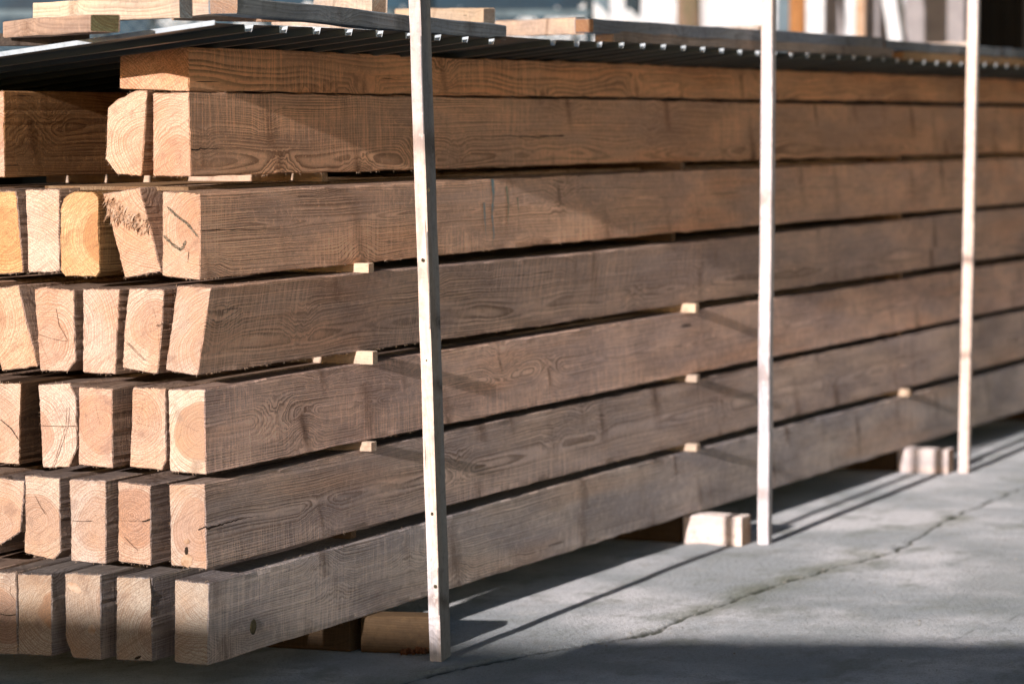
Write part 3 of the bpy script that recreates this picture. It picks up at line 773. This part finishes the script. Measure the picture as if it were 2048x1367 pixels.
V, F = [], []; nx_, nz_ = 90, 14
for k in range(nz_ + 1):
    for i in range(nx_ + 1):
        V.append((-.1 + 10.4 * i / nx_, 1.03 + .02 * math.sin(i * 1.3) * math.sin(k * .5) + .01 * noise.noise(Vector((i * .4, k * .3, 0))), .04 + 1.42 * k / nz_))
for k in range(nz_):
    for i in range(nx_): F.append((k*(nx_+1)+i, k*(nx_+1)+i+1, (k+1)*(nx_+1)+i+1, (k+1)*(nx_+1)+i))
tag(newobj('blackout', V, F, M['black_backing'], smooth=True), 'dark tarpaulin sheet added behind the stack to block light through the gaps', 'blackout')  # invented dark backing, keeps daylight from showing through the stack
# ------------------------------------------------------------------ planks weighing the roof down
GP = ((.22, .26, .30), (.54, .44, .38)); 
PG = 'loose planks weighing down the metal roof'
def roofplank(label, a, b, w, t, tints, roll=0, name='plank', bow=0):
    return stick(name, a, b, w, t, tints, M['plank'], roll=roll, label=label, cat='plank', group=PG, jit=.0008, bow=bow)
def P(px, py, y): return onY(px, py, y)
# long grey plank rising to the left along the eave
a = P(446, 11, -.145); b = P(988, 66, -.135)
roofplank('long grey plank along the roof edge, crossing behind the nearest post', a, b, .075, .040, GP)
# cross planks, lit long sides towards the left
a = P(233, 50, -.05); b = P(24, 64, .52); 
roofplank('weathered cross plank with a green mossy end, at the upper left', P(210, 46, -.02), P(34, 60, .50), .070, .040, ((.46, .33, .25), (.13, .13, .07)))
roofplank('wide pale plank with a nailed dark end, highest at the upper left', P(372, 14, -.02), P(78, 26, .75), .034, .052, ((.66, .54, .42), (.12, .14, .15)))
roofplank('dark plank lying flat under the left planks', P(140, 78, .35), P(-60, 82, .75), .12, .03, ((.08, .065, .055), (.1, .08, .06)))
roofplank('pale cross plank just right of the mossy ended one', P(470, 13, -.03), P(300, 24, .45), .05, .040, ((.62, .50, .40), (.4, .3, .2)))
roofplank('thin reddish cross plank under the grey plank end', P(560, 36, -.10), P(380, 34, .45), .10, .020, ((.48, .33, .24), (.3, .2, .14)))
roofplank('pale cross plank left of the nearest post, level with the roof edge', P(770, 50, -.10), P(560, 42, .60), .05, .024, ((.66, .54, .44), (.12, .16, .17)))
roofplank('pale cross plank passing behind the top of the nearest post', P(758, 8, .02), P(640, 10, .5), .04, .05, ((.66, .56, .46), (.2, .17, .14)))
roofplank('pale cross plank right of the nearest post', P(978, 32, .00), P(800, 34, .7), .035, .046, ((.62, .48, .34), (.14, .14, .13)))
roofplank('pale cross plank ending at the brown tipped grey plank', P(1160, 52, -.10), P(1000, 58, .55), .03, .050, ((.66, .50, .38), (.12, .11, .10)))
# grey lengthwise pairs
roofplank('upper grey plank with a brown tip, between the first two posts', P(1168, 52, -.145), P(1752, 86, -.145), .06, .040, ((.22, .25, .29), (.5, .32, .20)))
roofplank('lower grey brown plank under the brown tipped one', P(1208, 73, -.145), P(1770, 106, -.145), .06, .034, ((.28, .24, .21), (.72, .62, .55)))
roofplank('upper grey plank passing behind the far post', P(1756, 90, -.145), P(2200, 118, -.145), .06, .036, ((.18, .21, .24), (.3, .25, .2)))
roofplank('lower orange brown plank passing behind the far post', P(1792, 112, -.145), P(2200, 134, -.145), .06, .034, ((.38, .25, .13), (.6, .38, .2)))
roofplank('whitish cross plank left of the middle post', P(1530, 62, -.06), P(1440, 64, .5), .05, .038, ((.66, .58, .52), (.3, .25, .2)))
roofplank('whitish cross plank left of the far post', P(1945, 93, -.06), P(1850, 95, .5), .05, .038, ((.66, .60, .56), (.3, .25, .2)))

# ------------------------------------------------------------------ bark debris by the first post
V, F = [], []; rn = random.Random(3)
for i in range(46):
    px = rn.uniform(800, 862); py = 1311 - rn.uniform(0, 6) - (px - 800) * .09 * rn.random()
    c = onZ(px, py, 0); r_ = rn.uniform(.004, .013); hgt = .006 + (px - 800) / 60 * .018 * rn.random()
    k = len(V)
    for (sx_, sy_, sz_) in ((-1,-.6,0),(1,-.5,0),(.8,.7,.1),(-.7,.6,.1),(.1,0,1)):
        V.append((c.x + sx_*r_*rn.uniform(.7,1.4), c.y + sy_*r_*rn.uniform(.7,1.3), .002 + hgt + sz_*r_*.7*rn.uniform(.6,1.4) - (hgt if sz_ == 0 else 0)))
    F += [(k,k+1,k+4),(k+1,k+2,k+4),(k+2,k+3,k+4),(k+3,k,k+4)]
o = newobj('bark_chips', V, F, M['bark']); tag(o, 'little heap of red brown bark chips at the foot of the nearest post', 'bark', kind='stuff')

# ------------------------------------------------------------------ ground
def seq(parts):
    out = []
    for a, b, s in parts:
        x = a
        while x < b - 1e-6: out.append(x); x += s
    return out
XS = seq([(-400, -40, 60), (-40, -3, 3), (-3, .2, .25), (.2, 9.5, .022), (9.5, 14, .4), (14, 60, 4), (60, 500, 70)]) + [500]
YS = seq([(-400, -40, 60), (-40, -4, 3), (-4, -2.6, .2), (-2.6, -.05, .0145), (-.05, 2, .25), (2, 60, 5), (60, 500, 70)]) + [500]
def poly_world(pts): return [onZ(x, y, 0).xy for x, y in pts]
crk = poly_world([(760,1392),(797,1366),(880,1344),(1000,1318),(1100,1298),(1185,1282),(1290,1268),(1345,1243),(1400,1224),(1480,1195),(1540,1172),(1600,1155),(1650,1140),(1700,1126),(1750,1113),(1790,1100),(1860,1058),(1930,1020),(2048,972),(2200,915)])
crk2 = poly_world([(1590,1107),(1650,1104),(1735,1105)])
crk3 = poly_world([(1905,1276),(1940,1262),(1990,1240),(2060,1222)])
crk4 = poly_world([(1290,1268),(1230,1272),(1150,1278)])
def segd(p, pl, amp):
    best = 9; bt = 0
    for i in range(len(pl) - 1):
        a, b = pl[i], pl[i+1]; d = b - a; L2 = d.length_squared
        t = max(0, min(1, (p - a).dot(d) / L2)); dd = (p - (a + d * t)).length
        if dd < best: best = dd; bt = i + t
    return best, bt
V = []; crack = []; moss = []
nx, ny = len(XS), len(YS)
for y in YS:
    fine = -2.6 <= y <= 0
    for x in XS:
        z = 0; c_ = 0; m_ = 0
        if fine and .2 <= x <= 9.5:
            P3 = Vector((x, y, 0))
            n1 = noise.noise(P3 * 1.2); n2 = noise.noise(P3 * 5 + Vector((3, 1, 7))); n3 = noise.noise(P3 * 22)
            z = .004 * n1 + .0018 * n2 + .0010 * n3
            wv = Vector((noise.noise(P3 * 9), noise.noise(P3 * 9 + Vector((9, 9, 9))))) * .020 + Vector((n3, noise.noise(P3 * 24 + Vector((4, 4, 4))))) * .008
            pp_ = Vector((x, y)) + wv
            d1, bt = segd(pp_, crk, 0)
            wdt = .0065 + .013 * max(0, n2 + .15)
            c1 = max(0, 1 - d1 / (wdt * 2.0))
            d2 = min(segd(pp_, crk2, 0)[0], segd(pp_, crk3, 0)[0]); c2 = max(0, 1 - d2 / .014) * .55
            c_ = max(c1, c2); m_ = max(0, 1 - d1 / .16) * (.4 + 1.0 * max(0, n1 + n2 * .6 + .15)) + max(0, 1 - d2 / .08) * .4
            z -= .010 * min(1, c_ * 1.4)
            z += .003 * max(0, 1 - abs(d1 - .03) / .03) * (n2 + .3)
        V.append((x, y, z)); crack.append(c_); moss.append(min(1, m_))
F = [(j*nx+i, j*nx+i+1, (j+1)*nx+i+1, (j+1)*nx+i) for j in range(ny-1) for i in range(nx-1)]
q = NT('old_concrete')
tc = q.n('ShaderNodeTexCoord').outputs['Object']; cr = q.attr('crack').outputs['Fac']; mo = q.attr('moss').outputs['Fac']
n1 = q.noise(tc, 1.1, 5, .6); n2 = q.noise(q.vm('MULTIPLY', tc, (.8, 1.5, 1)), 3.4, 7, .68); n5 = q.noise(q.vm('ADD', tc, (7, 3, 0)), .9, 4, .6); n3 = q.noise(tc, 60, 4, .7); n4 = q.noise(tc, 260, 3, .7)
c = q.mix(q.ss(n1, .38, .60), (.88, .87, .90), (.52, .55, .58))
c = q.mix(q.ss(n2, .50, .68, 0, .8), c, (.36, .38, .36))
c = q.mix(q.ss(n2, .42, .28, 0, .5), c, (.84, .81, .79))
c = q.mix(q.ss(n5, .48, .66, 0, .7), c, (.36, .39, .40))
c = q.mix(q.ss(q.noise(tc, 11, 5, .7), .52, .70, 0, .5), c, (.45, .44, .43))
c = q.mix(q.ss(n3, .5, .72, 0, .45), c, (.27, .265, .25))
c = q.mix(q.ss(n4, .54, .66, 0, .75), c, (.16, .155, .15))
c = q.mix(q.ss(q.math('MULTIPLY', mo, q.math('ADD', n2, n3)), .25, 1.0, 0, .7), c, (.26, .27, .21))
c = q.mix(q.ss(cr, .2, .75, 0, .9), c, (.07, .075, .055))
h = q.math('ADD', q.math('MULTIPLY', n3, 1.5), q.math('ADD', q.math('MULTIPLY', n4, .5), q.math('MULTIPLY', n2, 1.8)))
q.b.inputs['Diffuse Roughness'].default_value = 1.0
M['ground'] = q.out(c, h, 1.0, .006, .95)
g = newobj('ground', V, F, M['ground'], smooth=True)
a_ = g.data.attributes.new('crack', 'FLOAT', 'POINT'); a_.data.foreach_set('value', crack)
a_ = g.data.attributes.new('moss', 'FLOAT', 'POINT'); a_.data.foreach_set('value', moss)
tag(g, kind='structure')
# grit lying on the concrete
V, F = [], []; rn = random.Random(21)
for i in range(1500):
    if i < 1000: x, y = rn.uniform(.8, 5.5), rn.uniform(-2.2, -.3)
    else:
        k = rn.randrange(4, len(crk) - 1); t = rn.random(); p = crk[k].lerp(crk[k+1], t); x, y = p.x + rn.gauss(0, .06), p.y + rn.gauss(0, .05)
    r_ = rn.uniform(.0012, .0030) * (1 if rn.random() < .95 else 1.9); k = len(V)
    for d in ((1,0,0),(0,1,0),(-1,0,0),(0,-1,0),(0,0,1)):
        V.append((x + d[0]*r_*rn.uniform(.6,1.3), y + d[1]*r_*rn.uniform(.6,1.3), .0005 + d[2]*r_*rn.uniform(.6,1.1)))
    F += [(k,k+1,k+4),(k+1,k+2,k+4),(k+2,k+3,k+4),(k+3,k,k+4)]
M['grit'] = simple('grit', (.55, .52, .48), (.22, .2, .18), 30, .9)
o = newobj('gravel', V, F, M['grit']); tag(o, 'fine grit scattered over the cracked concrete', 'gravel', kind='stuff')

# ------------------------------------------------------------------ behind the stack
YAW = math.atan2(rt.y, rt.x)       # objects whose local X runs across the view
def panel(name, x0, x1, F_, top, mat, label, cat, th=.06, lean=0.0, rot=0.0, group=None, parent=None, bev=.006):
    c = bg((x0 + x1) / 2, F_); w_ = (x1 - x0) / FPX * F_
    o = boxobj(name, (0, 0, top / 2), (w_, th, top), mat, None, YAW + rot, c, bev, (0, lean))
    if label: tag(o, label, cat, group)
    return o
SG = 'stone slabs and boards standing in the yard behind'
# bluish tall sheet, dark post
panel('metal_post', 1182, 1216, 23, 3.4, M['bluegrey'], 'pale blue grey upright post at the right end of the wire fence', 'post', .1)
panel('board', 1218, 1250, 23, 3.2, M['slab'], 'pale board standing between the blue grey post and the dark post', 'board', .04)
panel('metal_post', 1249, 1276, 22.8, 3.4, M['teal'], 'dark blue upright post left of the white boards', 'post', .12)
panel('stone_slab', 1262, 1352, 22.5, 2.9, M['slab'], 'white slab between the dark blue post and the mossy tree trunk', 'stone slab', .06, .03, 0, SG)
panel('stone_slab', 1398, 1532, 22, 3.0, M['slab'], 'brightest white slab, left of the middle post', 'stone slab', .06, .03, 0, SG)
panel('metal_post', 1553, 1576, 22, 3.0, M['bluegrey'], 'blue grey post just right of the middle post', 'post', .08)
panel('stone_slab', 1611, 1646, 20.5, 3.0, M['slab'], 'narrow white slab right of the orange log', 'stone slab', .06, 0, 0, SG)
panel('stone_slab', 1640, 1694, 21.5, 3.0, M['slabgrey'], 'grey slab between the narrow white slab and the pale board', 'stone slab', .06, 0, 0, SG)
panel('board', 1688, 1712, 20.8, 3.2, M['slab'], 'pale board in front of the grey slabs', 'board', .05, 0)
panel('board', 1708, 1726, 20.6, 3.2, M['splinter_pale'], 'cream coloured edge board beside the pale board', 'board', .05, 0)
panel('stone_slab', 1722, 1780, 21.6, 3.0, M['slabgrey'], 'grey slab behind the dark leaning bar', 'stone slab', .05, 0, 0, SG)
panel('steel_bar', 1734, 1744, 20.8, 3.0, M['teal'], 'thin dark bar leaning against the grey slab', 'bar', .04, -.16)
panel('metal_post', 1773, 1791, 20.5, 3.2, M['teal'], 'dark teal post between two grey slabs', 'post', .07)
panel('board', 1789, 1806, 20.4, 3.2, M['slab'], 'narrow white board right of the dark teal post', 'board', .05)
panel('stone_slab', 1803, 1925, 21.4, 3.0, M['slabgrey'], 'wide grey slab behind the leaning white board', 'stone slab', .05, 0, 0, SG)
panel('board', 1884, 1910, 20.2, 3.2, M['slab'], 'white board leaning left just before the far post', 'board', .05, -.17)
panel('board', 1908, 1918, 20.6, 3.2, M['rust'], 'brown leaning strut beside the white leaning board', 'board', .05, -.17)
pb = empty('building', bg(1175, 29), YAW)
newobj('wall', *box_vf(6, 3, 1.8, 12, 6, 3.6), M['white'], pb); newobj('roof', *box_vf(6, 3, 3.68, 12.5, 6.5, .14), M['teal'], pb)
tag(pb, 'pale rendered building far behind, filling the gaps between the white slabs', 'building')
# building with dark vertical siding
sh = empty('building', bg(1950, 23), YAW)
V, F = [], []; W = 7.0; n = 70; H_ = 4.2
for i in range(n + 1):
    for k in range(4):
        pass
prof = []
for i in range(n):
    x = W * i / n; prof += [(x, 0), (x + .06, 0), (x + .07, .02), (x + .09, .02)]
prof.append((W, 0))
for (x, d) in prof: V += [(x, -d, 0), (x, -d, H_)]
F = [(2*i, 2*i+2, 2*i+3, 2*i+1) for i in range(len(prof)-1)]
newobj('wall', V, F, M['shed'], sh)
v_, f_ = box_vf(W/2, 2.6, H_/2, W - .02, 5, H_ - .02); newobj('wall', v_, f_, M['shed'], sh)
v_, f_ = box_vf(W/2, 2.5, H_ + .08, W + .5, 5.8, .12); newobj('roof', v_, f_, M['teal'], sh)
tag(sh, 'very dark building with vertical siding at the upper right corner', 'building')

# trunk of a mossy tree and an orange barked log
def trunk(name, px, F_, r0, r1, h, mat, parent=None, lean=0):
    c = bg(px, F_); V, F = [], []; k = 18; st = 16; rn = random.Random(int(px))
    for j in range(st + 1):
        t = j / st
        for i in range(k):
            a = 2*math.pi*i/k; r_ = (r0 + (r1 - r0) * t) * (1 + .10 * noise.noise(Vector((math.cos(a)*2, math.sin(a)*2, t*5 + px))))
            r_ *= 1 + .35 * max(0, .12 - t) / .12
            V.append((math.cos(a)*r_ + lean*t*h, math.sin(a)*r_, t*h))
    for j in range(st):
        for i in range(k): F.append((j*k+i, j*k+(i+1) % k, (j+1)*k+(i+1) % k, (j+1)*k+i))
    F.append(tuple(st*k+i for i in range(k)))
    o = newobj(name, V, F, mat, parent, smooth=True); o.location = (0, 0, 0) if parent else c
    if not parent: o.rotation_euler = (0, 0, YAW)
    return o
tr = empty('tree', bg(1376, 22.05), YAW)
trunk('trunk', 1375, 21.2, .082, .07, 5.2, M['moss'], tr)
V, F = [], []; rn = random.Random(8); LV, LF = [], []
for i in range(16):
    z0 = rn.uniform(3.0, 5.1); a = rn.uniform(0, 6.28); L = rn.uniform(.8, 1.9); p0 = Vector((0, 0, z0)); p1_ = p0 + Vector((math.cos(a)*L, math.sin(a)*L, L*rn.uniform(.5, 1.1)))
    k = len(V)
    for j, (p, r_) in enumerate(((p0, .03), (p1_, .008))):
        for m_ in range(5): V.append(p + Vector((math.cos(m_*1.257)*r_, math.sin(m_*1.257)*r_, 0)))
    for m_ in range(5): F.append((k+m_, k+(m_+1) % 5, k+5+(m_+1) % 5, k+5+m_))
    for _ in range(70):
        t = rn.uniform(.35, 1.1); c_ = p0.lerp(p1_, t) + Vector((rn.gauss(0, .22), rn.gauss(0, .22), rn.gauss(0, .2))); kk = len(LV)
        u = Vector((rn.gauss(0, 1), rn.gauss(0, 1), rn.gauss(0, 1))).normalized() * .05; v = u.orthogonal().normalized() * .028
        LV += [c_ - u, c_ + v, c_ + u, c_ - v]; LF.append((kk, kk+1, kk+2, kk+3))
newobj('branches', V, F, M['moss'], tr); newobj('crown', LV, LF, M['leaf'], tr)
tag(tr, 'mossy tree trunk standing between the white slabs', 'tree')
lg = trunk('log', 1593, 20.8, .052, .048, 3.1, M['orange']); tag(lg, 'orange brown peeled log standing upright right of the middle post', 'log')

# wire fence, rubble, dark wall behind it
fn = empty('wire_fence', bg(1178, 19.5), YAW)
V, F = [], []
def wire(a, b, r_=.003):
    k = len(V); d = (b - a).normalized(); s = d.cross(Vector((0, 1, 0))).normalized() * r_
    V.extend([a - s, a + s, b + s, b - s]); F.append((k, k+1, k+2, k+3))
    V.extend([a + Vector((0, r_, 0)), a - Vector((0, r_, 0)), b - Vector((0, r_, 0)), b + Vector((0, r_, 0))]); F.append((k+4, k+5, k+6, k+7))
FW, FH, ds = 5.0, 2.0, .06
i = -FH
while i < FW:
    for sgn in (1, -1):
        x0_, x1_ = (i, i + FH)
        pa, pb = (Vector((-x0_, 0, 0)), Vector((-x1_, 0, FH))) if sgn > 0 else (Vector((-x1_, 0, 0)), Vector((-x0_, 0, FH)))
        def clipx(p, q_):
            lo_, hi_ = -FW, 0
            d = q_ - p; t0, t1 = 0, 1
            for bound, s_ in ((lo_, 1), (hi_, -1)):
                fp = s_ * (p.x - bound); fd = s_ * d.x
                if abs(fd) < 1e-9: continue
                t = -fp / fd
                if fd > 0: t0 = max(t0, t)
                else: t1 = min(t1, t)
            return (p + d * t0, p + d * t1) if t0 < t1 else None
        r_ = clipx(pa, pb)
        if r_: wire(*r_)
    i += ds * 1.414
newobj('wire_mesh', V, F, M['wire'], fn)
V, F = [], []
newobj('top_rail', *box_vf(-FW/2, 0, FH + .02, FW, .04, .04), M['wire'], fn)
for x in (0, -2.5, -5.0):
    newobj('fence_post', *box_vf(x, .06, 1.1, .05, .05, 2.2), M['teal'], fn)
newobj('middle_rail', *box_vf(-FW/2, .03, bgz(24, 19.5), FW, .03, .035), M['teal'], fn)
tag(fn, 'blurred wire mesh fence with dark rails behind the metal roof', 'fence')
V, F = [], []; rn = random.Random(31)
cR = bg(1020, 22)
for i in range(520):
    u = rn.uniform(-2.2, 1.05); top_ = 2.20 + .10 * math.sin(u * 5) + .05 * math.sin(u * 13)
    dpt = rn.uniform(-.6, .6); z = rn.uniform(0, top_ * (1 - .3 * abs(dpt)))
    c_ = cR + rt * u + fh * dpt; r_ = rn.uniform(.07, .17); k = len(V)
    base = [Vector(d) for d in ((1,0,0),(0,1,0),(-1,0,0),(0,-1,0),(0,0,1),(0,0,-1))]
    for d in base: V.append(Vector((c_.x, c_.y, z)) + d * r_ * rn.uniform(.7, 1.3))
    for a in range(4):
        b = (a + 1) % 4; F += [(k+a, k+b, k+4), (k+b, k+a, k+5)]
o = newobj('rubble_heap', V, F, M['rubble']); tag(o, 'pale heap of broken stone behind the wire fence', 'rubble', kind='stuff')
wl = empty('boundary_wall', bg(300, 27), YAW)
V, F = box_vf(-1, 0, 1.7, 9.3, .12, 3.4); newobj('wall_panels', V, F, M['blue'], wl)
for i in range(8): newobj('wall_post', *box_vf(-5.5 + i*1.28, -.1, 1.75, .10, .08, 3.5), M['teal'], wl)
tag(wl, 'blue painted wall far behind the upper left planks', 'wall')
# rusty pole and twigs in the upper left corner
st = trunk('rusty_pole', 12, 15, .012, .012, 3.2, M['rust']); st.rotation_euler = (0, R(-3), YAW); tag(st, 'thin rusty pole in the upper left corner', 'pole')

# ------------------------------------------------------------------ unseen casters added to shade the foreground: outside the frame, behind and left of the camera
T = math.tan(R(ELEV))
fs = empty('building', (-10, -.95, 0))
h_ = 11.2 * T / math.cos(R(AZ))
newobj('wall', *box_vf(-1.5, 4, h_/2 - .05, 3, 8, h_ - .1), M['render'], fs)
newobj('roof', *box_vf(-1.55, 4, h_ - .045, 3.1, 8.1, .09), M['teal'], fs)
tag(fs, 'unseen shade caster shaped as a low outbuilding, behind the camera', 'building')
d_ = Vector((1.726 - 1.379, -1.565 + .59)); ang = math.atan2(d_.y, d_.x)
Lw = 1.34; hw = 6.1 * T / math.cos(R(AZ))
cw = empty('shade_wall', (-4.72, -.74, 0), ang)
newobj('wall_block', *box_vf(Lw/2 - .05, -.1, hw/2 - .03, Lw, .2, hw - .06), M['concrete'], cw)
newobj('coping', *box_vf(Lw/2 - .05, -.1, hw - .028, Lw + .02, .24, .056), M['concrete'], cw)
tag(cw, 'added shade caster shaped as a short concrete wall, left of the camera', 'wall')
print('CAM', CAM, 'rows', rows)
